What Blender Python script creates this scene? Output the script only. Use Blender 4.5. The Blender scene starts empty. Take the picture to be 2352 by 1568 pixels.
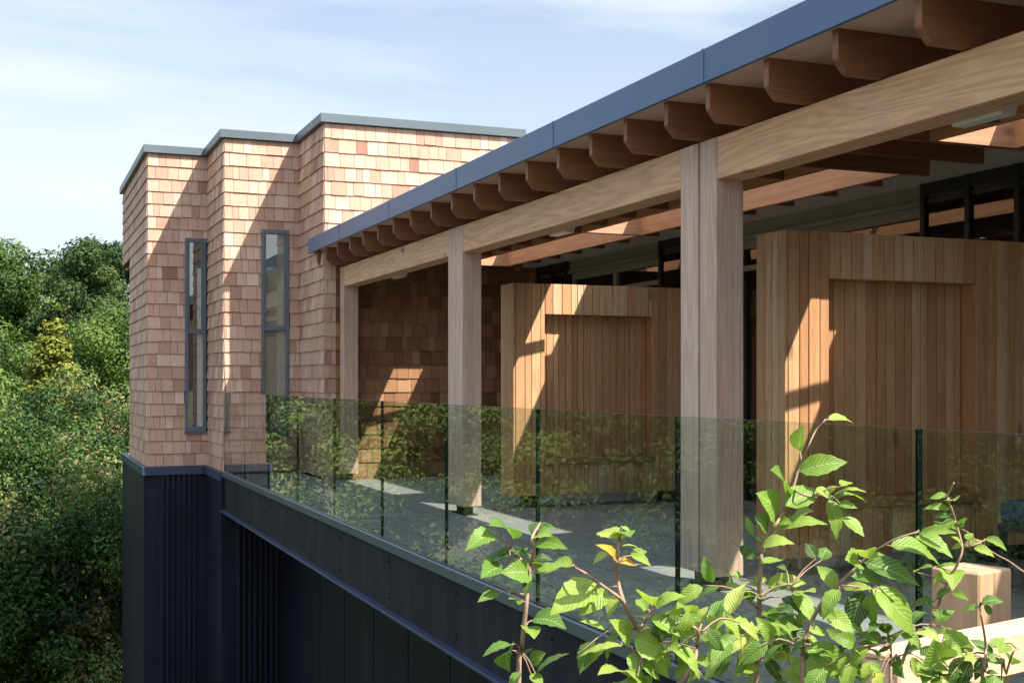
import bpy, math, random
import numpy as np
from mathutils import Vector
R = math.radians
random.seed(7)
rng = np.random.default_rng(7)
S = bpy.context.scene
COL = S.collection

# ---------------------------------------------------------------- camera, sky, sun, exposure
YAW = 21.94                       # degrees to the right of +Y; the eye is the origin, +Y runs along the terrace
cam_d = bpy.data.cameras.new('camera')
cam = bpy.data.objects.new('camera', cam_d); COL.objects.link(cam)
cam.location = (0, 0, 0); cam.rotation_euler = (R(90), 0, R(-YAW))
cam_d.sensor_width = 36.0; cam_d.lens = 36.0*2850/2352
cam_d.shift_y = (876-784)/2352.0
cam_d.clip_start = 0.05; cam_d.clip_end = 4000
S.camera = cam

SUN_TO = Vector((0.65, -1.0, 1.37)).normalized()
EL = math.asin(SUN_TO.z); AZ = math.atan2(SUN_TO.x, SUN_TO.y)
w = bpy.data.worlds.new('World'); S.world = w; w.use_nodes = True
nt = w.node_tree; N = nt.nodes; L = nt.links
bg = N['Background']
sky = N.new('ShaderNodeTexSky'); sky.sky_type = 'NISHITA'; sky.sun_disc = False
sky.sun_elevation = EL; sky.sun_rotation = AZ; sky.altitude = 60; sky.air_density = 1.0; sky.dust_density = 2.0; sky.ozone_density = 1.0
tc = N.new('ShaderNodeTexCoord'); mp = N.new('ShaderNodeMapping')
mp.inputs['Rotation'].default_value = (R(8), R(-14), R(-20)); mp.inputs['Scale'].default_value = (0.9, 1.3, 5.2)
mp.inputs['Location'].default_value = (0.35, 0.2, 0.62)
n1 = N.new('ShaderNodeTexNoise'); n1.inputs['Scale'].default_value = 1.5; n1.inputs['Detail'].default_value = 7; n1.inputs['Roughness'].default_value = 0.52; n1.inputs['Distortion'].default_value = 0.5
rp = N.new('ShaderNodeValToRGB'); rp.color_ramp.elements[0].position = 0.42; rp.color_ramp.elements[1].position = 0.62
rp.color_ramp.elements[0].color = (0.10, 0.10, 0.10, 1); rp.color_ramp.elements[1].color = (0.85, 0.85, 0.85, 1)
mx = N.new('ShaderNodeMixRGB'); mx.inputs[2].default_value = (5.0, 5.4, 5.75, 1)
L.new(tc.outputs['Generated'], mp.inputs[0]); L.new(mp.outputs[0], n1.inputs['Vector']); L.new(n1.outputs['Fac'], rp.inputs[0])
sx = N.new('ShaderNodeSeparateXYZ'); L.new(tc.outputs['Generated'], sx.inputs[0])
hz = N.new('ShaderNodeMapRange'); hz.interpolation_type = 'SMOOTHSTEP'          # air near the horizon is paler
hz.inputs['From Min'].default_value = 0.0; hz.inputs['From Max'].default_value = 0.55; hz.inputs['To Min'].default_value = 0.45; hz.inputs['To Max'].default_value = 0.0
L.new(sx.outputs['Z'], hz.inputs['Value'])
ad = N.new('ShaderNodeMixRGB'); ad.blend_type = 'SCREEN'; ad.inputs[0].default_value = 1.0
L.new(rp.outputs[0], ad.inputs[1]); L.new(hz.outputs[0], ad.inputs[2])
L.new(ad.outputs[0], mx.inputs[0]); L.new(sky.outputs[0], mx.inputs[1]); L.new(mx.outputs[0], bg.inputs['Color'])
ov = N.new('ShaderNodeMapRange'); ov.interpolation_type = 'SMOOTHSTEP'          # sky overhead, out of view, brightened as added fill light
ov.inputs['From Min'].default_value = 0.32; ov.inputs['From Max'].default_value = 0.75; ov.inputs['To Min'].default_value = 1.0; ov.inputs['To Max'].default_value = 2.0
L.new(sx.outputs['Z'], ov.inputs['Value'])
br_ = N.new('ShaderNodeVectorMath'); br_.operation = 'SCALE'; L.new(mx.outputs[0], br_.inputs[0]); L.new(ov.outputs[0], br_.inputs['Scale']); L.new(br_.outputs[0], bg.inputs['Color'])
bg.inputs['Strength'].default_value = 0.092

sd = bpy.data.lights.new('sun', 'SUN'); sun = bpy.data.objects.new('sun', sd); COL.objects.link(sun)
sd.energy = 5.0; sd.angle = R(0.5); sd.color = (1.0, 0.93, 0.83)
sun.rotation_euler = SUN_TO.to_track_quat('Z', 'Y').to_euler(); sun.location = (20, -30, 40)
S.view_settings.view_transform = 'Standard'; S.view_settings.look = 'None'
S.view_settings.exposure = 1.15; S.view_settings.gamma = 1.0; S.view_settings.use_curve_mapping = False
S.cycles.max_bounces = 10; S.cycles.transparent_max_bounces = 16; S.cycles.glossy_bounces = 5
S.cycles.use_denoising = True

# ---------------------------------------------------------------- small helpers
def tag(o, label=None, cat=None, group=None, kind=None):
    if label: o['label'] = label
    if cat: o['category'] = cat
    if group: o['group'] = group
    if kind: o['kind'] = kind
    return o

def empty(name, loc, label, cat, group=None):
    o = bpy.data.objects.new(name, None); COL.objects.link(o); o.location = loc; o.empty_display_size = 0.2
    return tag(o, label, cat, group)

class MB:
    """Collects boxes, prisms and tubes and links them as ONE mesh object."""
    def __init__(s): s.v = []; s.f = []; s.t = []; s.m = []; s.sm = []; s.uv = None
    def face(s, idx, t=0.5, m=0, sm=False): s.f.append(idx); s.t.append(t); s.m.append(m); s.sm.append(sm)
    def box(s, x0, x1, y0, y1, z0, z1, t=0.5, m=0):
        b = len(s.v)
        for z in (z0, z1):
            s.v += [(x0, y0, z), (x1, y0, z), (x1, y1, z), (x0, y1, z)]
        for q in ((3, 2, 1, 0), (4, 5, 6, 7), (0, 1, 5, 4), (1, 2, 6, 5), (2, 3, 7, 6), (3, 0, 4, 7)):
            s.face([b+i for i in q], t, m)
    def bevel(s, x0, x1, y0, y1, z0, z1, c=0.004, t=0.5, m=0):
        """box whose twelve edges are cut back by c, so that edges catch light"""
        b = len(s.v); X = (x0, x1); Y = (y0, y1); Z = (z0, z1); idx = {}
        sg = (1, -1)
        for i in (0, 1):
            for j in (0, 1):
                for k in (0, 1):
                    for a in range(3):
                        p = [X[i], Y[j], Z[k]]
                        for q, e in ((0, i), (1, j), (2, k)):
                            if q != a: p[q] += sg[e]*c
                        idx[i, j, k, a] = len(s.v); s.v.append(tuple(p))
        def quad(l, flip): s.face(l[::-1] if flip else l, t, m)
        for e in (0, 1):
            quad([idx[e, 0, 0, 0], idx[e, 1, 0, 0], idx[e, 1, 1, 0], idx[e, 0, 1, 0]], e == 0)
            quad([idx[0, e, 0, 1], idx[1, e, 0, 1], idx[1, e, 1, 1], idx[0, e, 1, 1]], e == 1)
            quad([idx[0, 0, e, 2], idx[1, 0, e, 2], idx[1, 1, e, 2], idx[0, 1, e, 2]], e == 0)
        for i in (0, 1):
            for j in (0, 1):
                quad([idx[i, j, 0, 0], idx[i, j, 1, 0], idx[i, j, 1, 1], idx[i, j, 0, 1]], (i == j))
                quad([idx[i, 0, j, 0], idx[i, 1, j, 0], idx[i, 1, j, 2], idx[i, 0, j, 2]], (i != j))
                quad([idx[0, i, j, 1], idx[1, i, j, 1], idx[1, i, j, 2], idx[0, i, j, 2]], (i == j))
        for i in (0, 1):
            for j in (0, 1):
                for k in (0, 1):
                    quad([idx[i, j, k, 0], idx[i, j, k, 1], idx[i, j, k, 2]], (i+j+k) % 2 == 0)
    def prism(s, prof, axis, a, b, t=0.5, m=0):
        """prof: list of 2-D points; axis 'x','y' or 'z' is the extrusion direction"""
        n = len(prof); o = len(s.v)
        for w_ in (a, b):
            for p, q in prof:
                s.v.append({'x': (w_, p, q), 'y': (p, w_, q), 'z': (p, q, w_)}[axis])
        s.face([o+i for i in range(n)][::-1], t, m); s.face([o+n+i for i in range(n)], t, m)
        for i in range(n):
            j = (i+1) % n; s.face([o+i, o+j, o+n+j, o+n+i], t, m)
    def tube(s, pts, rad, n=7, t=0.5, m=0, cap=True):
        pts = [Vector(p) for p in pts]; o = len(s.v); k = len(pts)
        up = Vector((0.31, 0.2, 1)).normalized()
        for i, p in enumerate(pts):
            d = (pts[min(i+1, k-1)]-pts[max(i-1, 0)]).normalized()
            a = d.cross(up)
            if a.length < 1e-3: a = d.cross(Vector((1, 0, 0)))
            a.normalize(); b2 = d.cross(a)
            r = rad[i] if hasattr(rad, '__len__') else rad
            for j in range(n):
                an = 2*math.pi*j/n
                s.v.append(tuple(p+a*math.cos(an)*r+b2*math.sin(an)*r))
        for i in range(k-1):
            for j in range(n):
                j2 = (j+1) % n
                s.face([o+i*n+j, o+i*n+j2, o+(i+1)*n+j2, o+(i+1)*n+j], t, m, True)
        if cap:
            s.face([o+j for j in range(n)][::-1], t, m); s.face([o+(k-1)*n+j for j in range(n)], t, m)
    def build(s, name, mats, parent=None, origin=None):
        me = bpy.data.meshes.new(name)
        vs = np.array(s.v, dtype=float)
        org = np.array(origin if origin is not None else (0, 0, 0), dtype=float)
        me.from_pydata((vs-org).tolist(), [], s.f)
        for m in (mats if isinstance(mats, (list, tuple)) else [mats]): me.materials.append(m)
        at = me.attributes.new('tint', 'FLOAT', 'FACE'); at.data.foreach_set('value', np.array(s.t, dtype=np.float32))
        me.polygons.foreach_set('material_index', np.array(s.m, dtype=np.int32))
        me.polygons.foreach_set('use_smooth', np.array(s.sm, dtype=bool))
        if s.uv is not None:
            ul = me.uv_layers.new(name='UVMap'); li = np.zeros(len(me.loops), dtype=np.int32)
            me.loops.foreach_get('vertex_index', li)
            ul.data.foreach_set('uv', np.array(s.uv, dtype=np.float32)[li].ravel())
        me.update()
        o = bpy.data.objects.new(name, me); COL.objects.link(o); o.location = org
        if parent:
            o.parent = parent; pw = Vector((0, 0, 0)); q = parent
            while q: pw += q.location; q = q.parent
            o.location = Vector(org)-pw
        return o

def copy_tree(o, delta, label=None):
    """a thing and copies of its parts"""
    c = o.copy(); COL.objects.link(c); c.location = Vector(o.location)+Vector(delta)
    if label: c['label'] = label
    for ch in o.children:
        d = ch.copy(); COL.objects.link(d); d.parent = c
        for g in ch.children:
            e = g.copy(); COL.objects.link(e); e.parent = d
    return c

# ---------------------------------------------------------------- materials
class Mat:
    def __init__(s, name):
        s.m = bpy.data.materials.new(name); s.m.use_nodes = True
        s.nt = s.m.node_tree; s.N = s.nt.nodes; s.L = s.nt.links; s.b = s.N['Principled BSDF']; s.out = s.N['Material Output']
    def n(s, kind, **kw):
        o = s.N.new(kind)
        for k, v in kw.items(): setattr(o, k, v)
        return o
    def coord(s, scale=(1, 1, 1), rot=(0, 0, 0), out='Object'):
        t = s.n('ShaderNodeTexCoord'); m = s.n('ShaderNodeMapping'); m.inputs['Scale'].default_value = scale; m.inputs['Rotation'].default_value = rot
        s.L.new(t.outputs[out], m.inputs[0]); return m.outputs[0]
    def noise(s, vec, scale, detail=4, rough=0.55, dist=0.0):
        o = s.n('ShaderNodeTexNoise'); o.inputs['Scale'].default_value = scale; o.inputs['Detail'].default_value = detail
        o.inputs['Roughness'].default_value = rough; o.inputs['Distortion'].default_value = dist
        s.L.new(vec, o.inputs['Vector']); return o.outputs['Fac']
    def ramp(s, fac, stops):
        o = s.n('ShaderNodeValToRGB'); e = o.color_ramp.elements
        while len(e) < len(stops): e.new(0.5)
        for i, (p, c) in enumerate(stops): e[i].position = p; e[i].color = (*c, 1) if len(c) == 3 else c
        s.L.new(fac, o.inputs[0]); return o.outputs[0]
    def mix(s, fac, a, b, mode='MIX'):
        o = s.n('ShaderNodeMixRGB', blend_type=mode)
        for i, v in ((0, fac), (1, a), (2, b)):
            if isinstance(v, (int, float)): o.inputs[i].default_value = v
            elif isinstance(v, tuple): o.inputs[i].default_value = (*v, 1)
            else: s.L.new(v, o.inputs[i])
        return o.outputs[0]
    def math(s, op, a, b=0.0, c=0.0):
        o = s.n('ShaderNodeMath', operation=op)
        for i, v in ((0, a), (1, b), (2, c)):
            if isinstance(v, (int, float)): o.inputs[i].default_value = v
            else: s.L.new(v, o.inputs[i])
        return o.outputs[0]
    def attr(s, name='tint'):
        a = s.n('ShaderNodeAttribute'); a.attribute_name = name; return a.outputs['Fac']
    def bump(s, h, strength=0.3, dist=0.01):
        o = s.n('ShaderNodeBump'); o.inputs['Strength'].default_value = strength; o.inputs['Distance'].default_value = dist
        s.L.new(h, o.inputs['Height']); s.L.new(o.outputs[0], s.b.inputs['Normal'])
    def set(s, **kw):
        for k, v in kw.items():
            i = s.b.inputs[k.replace('_', ' ')]
            if isinstance(v, (int, float)): i.default_value = v
            elif isinstance(v, tuple): i.default_value = (*v, 1)
            else: s.L.new(v, i)

def wood(name, cols, axis, grain=1.0, dirt=(0.8, 0.8, 0.8), dirt_amt=0.5, rough=0.7, figure=0.5, fscale=5.0, spots=0.0, stretch=0.08, freq=46.0):
    """sawn timber; axis = the direction the grain runs"""
    M = Mat(name); st = {'x': (0.08, 1, 1), 'y': (1, 0.08, 1), 'z': (1, 1, 0.08)}[axis]; sf = {'x': (stretch, 1, 1), 'y': (1, stretch, 1), 'z': (1, 1, stretch)}[axis]
    v = M.coord(st); t = M.attr()
    tv = M.n('ShaderNodeVectorMath', operation='ADD')
    cb = M.n('ShaderNodeCombineXYZ'); k = M.math('MULTIPLY', t, 37.0)
    for i in range(3): M.L.new(k, cb.inputs[i])
    M.L.new(v, tv.inputs[0]); M.L.new(cb.outputs[0], tv.inputs[1]); v = tv.outputs[0]
    tf = M.n('ShaderNodeVectorMath', operation='ADD'); M.L.new(M.coord(sf), tf.inputs[0]); M.L.new(cb.outputs[0], tf.inputs[1])
    base = M.ramp(t, [(i/(len(cols)-1), c) for i, c in enumerate(cols)])
    fine = M.noise(v, 90*grain, 3, 0.6)
    fig = M.noise(tf.outputs[0], fscale, 2, 0.45, 0.5)
    ring = M.math('SINE', M.math('MULTIPLY', fig, freq))
    ring = M.math('MULTIPLY_ADD', ring, 0.5, 0.5)
    blot = M.noise(M.coord((1, 1, 1)), 2.3, 4, 0.6)
    c = M.mix(M.math('MULTIPLY', ring, figure), base, M.mix(1.0, base, (0.62, 0.50, 0.42), 'MULTIPLY'))
    c = M.mix(M.ramp(fine, [(0.35, (0, 0, 0)), (0.75, (0.45, 0.45, 0.45))]), c, M.mix(1.0, c, (0.55, 0.5, 0.47), 'MULTIPLY'))
    c = M.mix(M.ramp(blot, [(0.42, (0, 0, 0)), (0.75, (dirt_amt,)*3)]), c, M.mix(1.0, c, dirt, 'MULTIPLY'))
    if spots:
        vo = M.n('ShaderNodeTexVoronoi'); vo.inputs['Scale'].default_value = 3.0; M.L.new(M.coord(tuple(0.45 if q < 1 else 1 for q in st)), vo.inputs['Vector'])
        kn = M.ramp(vo.outputs['Distance'], [(0.05, (spots,)*3), (0.11, (0, 0, 0))])
        c = M.mix(kn, c, (0.07, 0.035, 0.02))
    M.set(Base_Color=c, Roughness=rough); M.bump(M.math('ADD', fine, M.math('MULTIPLY', ring, 0.3)), 0.25, 0.004)
    return M.m

def plain(name, col, rough=0.5, var=0.12, scale=3.0, metallic=0.0, spec=0.5, bump=0.0, streak=0.0, sscale=(9, 9, .5)):
    M = Mat(name); nz = M.noise(M.coord(), scale, 5, 0.6)
    c = M.mix(M.ramp(nz, [(0.3, (0, 0, 0)), (0.7, (1, 1, 1))]), tuple(q*(1-var) for q in col), tuple(min(1, q*(1+var)) for q in col))
    if streak:                                   # dust and runs left by rain
        sn = M.noise(M.coord(sscale), 1.0, 6, 0.65)
        c = M.mix(M.ramp(sn, [(0.45, (0, 0, 0)), (0.78, (streak,)*3)]), c, (0.16, 0.155, 0.15))
    M.set(Base_Color=c, Roughness=M.math('MULTIPLY_ADD', nz, 0.18, rough-0.09), Metallic=metallic); M.b.inputs['Specular IOR Level'].default_value = spec
    if bump: M.bump(M.noise(M.coord(), 60, 3), bump, 0.004)
    return M.m

m_shingle = wood('cedar_shingle', [(0.30, 0.155, 0.105), (0.44, 0.26, 0.185), (0.52, 0.33, 0.24), (0.59, 0.405, 0.305), (0.65, 0.48, 0.375)], 'z', 1.0, (0.82, 0.76, 0.74), 0.6, 0.8, 0.10, 3.0)
m_shingle_in = wood('shade_toned_unbleached_cedar', [(0.10, 0.038, 0.016), (0.17, 0.072, 0.030), (0.235, 0.108, 0.046), (0.30, 0.155, 0.072), (0.37, 0.215, 0.11)], 'z', 1.0, (0.82, 0.76, 0.74), 0.5, 0.8, 0.10, 3.0)  # unbleached cedar, its colour darkened further to deepen the canopy shade
m_backing = plain('building_paper', (0.035, 0.022, 0.016), 0.9)
m_board = wood('larch_boards', [(0.46, 0.23, 0.10), (0.53, 0.295, 0.14), (0.58, 0.355, 0.18), (0.64, 0.44, 0.255), (0.60, 0.43, 0.29)], 'z', 0.9, (0.8, 0.72, 0.66), 0.35, 0.65, 0.32, 6.0, 0.5)
m_seat = wood('seat_timber', [(0.36, 0.18, 0.09), (0.42, 0.22, 0.12)], 'x', 0.9, (0.8, 0.72, 0.66), 0.35, 0.6, 0.3, 6.0)
m_beam = wood('beam_timber', [(0.74, 0.43, 0.25), (0.78, 0.49, 0.31)], 'y', 0.8, (0.82, 0.85, 0.95), 0.5, 0.7, 0.42, 4.2, 0.7, 0.11, 84.0)
m_post = wood('post_timber', [(0.62, 0.43, 0.335), (0.67, 0.50, 0.415)], 'z', 0.9, (0.86, 0.88, 1.0), 0.6, 0.75, 0.35, 6.0, 0.6)
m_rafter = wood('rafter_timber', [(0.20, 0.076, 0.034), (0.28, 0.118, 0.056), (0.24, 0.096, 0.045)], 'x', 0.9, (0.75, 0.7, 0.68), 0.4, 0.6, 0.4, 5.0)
m_trim = wood('trimmer_timber', [(0.52, 0.265, 0.125), (0.58, 0.32, 0.165)], 'y', 0.9, (0.85, 0.75, 0.7), 0.3, 0.6, 0.35, 5.0)
m_head = wood('header_timber', [(0.46, 0.25, 0.14), (0.50, 0.29, 0.17)], 'x', 0.9, (0.85, 0.75, 0.7), 0.3, 0.6, 0.35, 5.0, 0.5)
m_sleeper = wood('sleeper_timber', [(0.62, 0.42, 0.26), (0.66, 0.48, 0.33)], 'x', 0.8, (0.85, 0.8, 0.75), 0.35, 0.7, 0.25, 6.0, 0.4)
m_sleeperv = wood('sleeper_post_timber', [(0.52, 0.33, 0.19), (0.60, 0.42, 0.27)], 'z', 0.8, (0.8, 0.72, 0.66), 0.4, 0.7, 0.3, 6.0, 0.6)
m_soffit = plain('soffit_board', (0.66, 0.46, 0.39), 0.75, 0.06)
m_soffit_in = plain('soffit_plaster', (0.52, 0.45, 0.39), 0.8, 0.06)
m_roof = plain('roof_membrane', (0.20, 0.20, 0.21), 0.8, 0.1)
m_fascia = plain('fascia_metal', (0.048, 0.105, 0.225), 0.42, 0.14, 0.9, 0.0, 0.6, 0.0, 0.16, (5, 5, 0.8))
m_cover = plain('fascia_joint_metal', (0.050, 0.110, 0.232), 0.42, 0.08, 1.2, 0.0, 0.6)
m_coping = plain('coping_metal', (0.095, 0.125, 0.145), 0.42, 0.12, 1.0, 0.2, 0.5, 0.0, 0.2, (5, 5, 1))
m_dark = plain('dark_cladding', (0.0085, 0.010, 0.020), 0.5, 0.12, 0.8, 0.0, 0.25, 0, 0.10)
m_rib = plain('rib_metal', (0.019, 0.022, 0.036), 0.42, 0.12, 0.8, 0.0, 0.4)
m_steel = plain('painted_steel', (0.012, 0.013, 0.023), 0.55, 0.15, 1.5, 0.0, 0.22, 0, 0.12, (6, 6, 1.6))
m_flange = plain('flange_steel', (0.030, 0.045, 0.09), 0.42, 0.12, 1.5, 0.0, 0.5)
m_channel = plain('glass_channel_metal', (0.13, 0.165, 0.20), 0.35, 0.1, 2.0, 0.5, 0.5)
m_frame = plain('window_frame_paint', (0.095, 0.12, 0.145), 0.45, 0.08)
m_grey = plain('door_frame_paint', (0.24, 0.22, 0.19), 0.5, 0.08)
m_black = plain('dark_frame_paint', (0.014, 0.014, 0.015), 0.45, 0.1)
m_white = plain('lamp_housing', (0.86, 0.78, 0.77), 0.4, 0.06)
m_lens = plain('lamp_diffuser', (0.72, 0.70, 0.66), 0.3, 0.03)
m_foot = plain('steel_foot', (0.035, 0.035, 0.038), 0.5, 0.1)
m_plaster = plain('white_plaster', (0.74, 0.71, 0.65), 0.8, 0.05)
m_blind = plain('beige_blind', (0.42, 0.38, 0.31), 0.85, 0.06)
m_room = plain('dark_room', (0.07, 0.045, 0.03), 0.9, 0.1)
m_cushion = plain('blue_cushion', (0.045, 0.075, 0.11), 0.85, 0.15, 8)
m_chair = plain('chair_frame', (0.03, 0.035, 0.045), 0.5, 0.1)
m_bark = plain('bark', (0.10, 0.075, 0.055), 0.9, 0.4, 6, 0, 0.2, 0.6)
m_stem = plain('twig_bark', (0.26, 0.17, 0.12), 0.7, 0.3, 30)

def ground_mat():
    M = Mat('grass_ground'); nz = M.noise(M.coord(), 0.6, 8, 0.65)
    M.set(Base_Color=M.ramp(nz, [(0.3, (0.045, 0.050, 0.022)), (0.55, (0.085, 0.085, 0.040)), (0.8, (0.13, 0.11, 0.065))]), Roughness=0.95)
    M.bump(M.noise(M.coord(), 9, 5), 0.8, 0.05); return M.m
m_ground = ground_mat()

def paver_mat():
    M = Mat('terrace_pavers'); br = M.n('ShaderNodeTexBrick'); M.L.new(M.coord(), br.inputs['Vector'])
    br.offset = 0.0; br.inputs['Scale'].default_value = 1.0; br.inputs['Brick Width'].default_value = 0.6; br.inputs['Row Height'].default_value = 0.4
    br.inputs['Mortar Size'].default_value = 0.006; br.inputs['Color1'].default_value = (0.285, 0.28, 0.275, 1); br.inputs['Color2'].default_value = (0.25, 0.246, 0.243, 1)
    br.inputs['Mortar'].default_value = (0.13, 0.12, 0.11, 1)
    nz = M.noise(M.coord(), 14, 6, 0.6)
    M.set(Base_Color=M.mix(M.ramp(nz, [(0.3, (0.0,)*3), (0.8, (0.5,)*3)]), br.outputs['Color'], M.mix(1.0, br.outputs['Color'], (0.7, 0.69, 0.67), 'MULTIPLY')), Roughness=0.8)
    M.bump(nz, 0.2, 0.003); return M.m
m_paver = paver_mat()

def glass_mat(name, tint, ior=1.5, rough=0.0, gloss=(1, 1, 1), boost=1.0):
    M = Mat(name); N_ = M.N; N_.remove(M.b)
    tr = M.n('ShaderNodeBsdfTransparent'); tr.inputs[0].default_value = (*tint, 1)
    gl = M.n('ShaderNodeBsdfGlossy'); gl.inputs['Roughness'].default_value = rough; gl.inputs['Color'].default_value = (*gloss, 1)
    fr = M.n('ShaderNodeFresnel'); fr.inputs[0].default_value = ior
    ge = M.n('ShaderNodeNewGeometry')
    # the same reflection whichever side of the sheet is met
    f = M.math('MINIMUM', M.math('MULTIPLY', fr.outputs[0], boost), 1.0)
    f = M.math('MULTIPLY', f, M.math('SUBTRACT', 1.0, ge.outputs['Backfacing']))
    mx_ = M.n('ShaderNodeMixShader'); M.L.new(f, mx_.inputs[0]); M.L.new(tr.outputs[0], mx_.inputs[1]); M.L.new(gl.outputs[0], mx_.inputs[2])
    M.L.new(mx_.outputs[0], M.out.inputs[0]); return M.m
m_glass = glass_mat('balustrade_glass', (0.85, 0.90, 0.865), 1.5, boost=1.55)
m_glassedge = plain('glass_edge', (0.006, 0.022, 0.018), 0.25, 0.1)
m_pane = glass_mat('window_glass', (0.93, 0.95, 0.94), 2.6, boost=1.3)
m_pane_d = glass_mat('door_glass', (0.55, 0.57, 0.56), 2.1)

def leaf_mat(name, stops, trans=0.48, veins=True, rough=0.42, spec=0.4):
    M = Mat(name); t = M.attr()
    c = M.ramp(t, stops)
    if veins:
        u = M.n('ShaderNodeTexCoord'); sp = M.n('ShaderNodeSeparateXYZ'); M.L.new(u.outputs['UV'], sp.inputs[0])
        ac = M.math('ABSOLUTE', M.math('SUBTRACT', sp.outputs[1], 0.5))
        ph = M.math('SUBTRACT', sp.outputs[0], M.math('MULTIPLY', ac, 0.55))
        wv = M.math('MULTIPLY_ADD', M.math('SINE', M.math('MULTIPLY', ph, 62.0)), 0.5, 0.5)
        vein = M.math('POWER', wv, 5.0)
        mid = M.math('LESS_THAN', ac, 0.030)
        vv = M.math('MAXIMUM', M.math('MULTIPLY', vein, 0.5), M.math('MULTIPLY', mid, 0.8))
        c = M.mix(vv, c, M.mix(0.6, c, (0.50, 0.56, 0.22)))
        nz = M.noise(M.coord(), 45, 4)
        c = M.mix(M.ramp(nz, [(0.5, (0, 0, 0)), (0.85, (0.5, 0.5, 0.5))]), c, M.mix(1.0, c, (0.75, 0.72, 0.6), 'MULTIPLY'))
        M.bump(wv, 0.45, 0.0012)
    M.set(Base_Color=c, Roughness=rough); M.b.inputs['Specular IOR Level'].default_value = spec
    tl = M.n('ShaderNodeBsdfTranslucent'); M.L.new(M.mix(1.0, c, (1.0, 1.0, 0.55), 'MULTIPLY'), tl.inputs[0])
    ms = M.n('ShaderNodeMixShader'); ms.inputs[0].default_value = trans
    M.L.new(M.b.outputs[0], ms.inputs[1]); M.L.new(tl.outputs[0], ms.inputs[2]); M.L.new(ms.outputs[0], M.out.inputs[0])
    return M.m
m_leaf = leaf_mat('sapling_leaf', [(0.0, (0.035, 0.10, 0.020)), (0.3, (0.11, 0.25, 0.032)), (0.6, (0.27, 0.42, 0.060)), (0.88, (0.45, 0.53, 0.11)), (0.97, (0.70, 0.48, 0.05)), (1.0, (0.72, 0.40, 0.04))])
m_leaf_fresh = leaf_mat('fresh_tree_leaf', [(0.0, (0.030, 0.062, 0.014)), (0.5, (0.065, 0.125, 0.024)), (1.0, (0.13, 0.19, 0.04))], 0.25, False, 0.6, 0.2)
m_leaf_deep = leaf_mat('deep_tree_leaf', [(0.0, (0.020, 0.042, 0.014)), (0.5, (0.045, 0.085, 0.022)), (1.0, (0.10, 0.14, 0.045))], 0.22, False, 0.6, 0.2)
m_leaf_gold = leaf_mat('golden_leaf', [(0.0, (0.07, 0.10, 0.015)), (0.5, (0.155, 0.18, 0.025)), (1.0, (0.23, 0.24, 0.045))], 0.25, False, 0.6, 0.2)
m_leaf_mixed = leaf_mat('flecked_leaf', [(0.0, (0.014, 0.034, 0.010)), (0.55, (0.042, 0.095, 0.018)), (0.90, (0.11, 0.19, 0.04)), (0.985, (0.20, 0.20, 0.09)), (1.0, (0.22, 0.16, 0.08))], 0.22, False, 0.55, 0.22)

# ---------------------------------------------------------------- constants of the place (metres; eye height 0)
DECK = -1.224
WT = 3.21                      # top of the shingle walls
T1 = (1.769, 18.10); T2 = (2.60, 16.64); T3 = (3.604, 15.20)
XE = 6.30                      # far end of the bays
PX0, PX1 = 3.80, 3.985         # post and beam thickness
BZ0, BZ1 = 1.176, 1.425        # beam
OX0, OX1 = 5.10, 5.68          # roof openings
OPEN = [(2.54, 5.905), (6.945, 10.765), (10.815, 14.285)]
FX = 6.50                      # glazed front

# ---------------------------------------------------------------- ground
def ground():
    xs = np.concatenate([[-1500, -400, -150], np.linspace(-80, 80, 81), [150, 400, 1500]])
    ys = np.concatenate([[-1500, -400, -150], np.linspace(-80, 120, 101), [250, 600, 2000]])
    X, Y = np.meshgrid(xs, ys)
    d = np.clip((Y-2.2)/16.0, 0, 1); d = d*d*(3-2*d)
    Z = -1.95-6.3*d
    dl = np.clip((-X-2.5)/14.0, 0, 1); dl = dl*dl*(3-2*dl)
    Z = np.minimum(Z, -1.95-6.3*dl)
    Z += 0.12*np.sin(X*0.35)*np.cos(Y*0.29)
    nx = len(xs); ny = len(ys)
    v = np.stack([X.ravel(), Y.ravel(), Z.ravel()], 1)
    b = MB(); b.v = v.tolist()
    for j in range(ny-1):
        for i in range(nx-1): b.face([j*nx+i, j*nx+i+1, (j+1)*nx+i+1, (j+1)*nx+i], 0.5, 0, True)
    tag(b.build('ground', m_ground), kind='structure')
ground()
def gz(x, y):
    d = min(max((y-2.2)/16.0, 0), 1); d = d*d*(3-2*d)
    dl = min(max((-x-2.5)/14.0, 0), 1); dl = dl*dl*(3-2*dl)
    return min(-1.95-6.3*d, -1.95-6.3*dl)+0.12*math.sin(x*0.35)*math.cos(y*0.29)

# ---------------------------------------------------------------- shingle cladding
def subtract(rect, hole):
    a0, a1, b0, b1 = rect; h0, h1, k0, k1 = hole
    if a1 <= h0 or a0 >= h1 or b1 <= k0 or b0 >= k1: return [rect]
    out = []
    if a0 < h0: out.append((a0, h0, b0, b1))
    if a1 > h1: out.append((h1, a1, b0, b1))
    m0, m1 = max(a0, h0), min(a1, h1)
    if b1 > k1: out.append((m0, m1, k1, b1))
    if b0 < k0: out.append((m0, m1, b0, k0))
    return out

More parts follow.
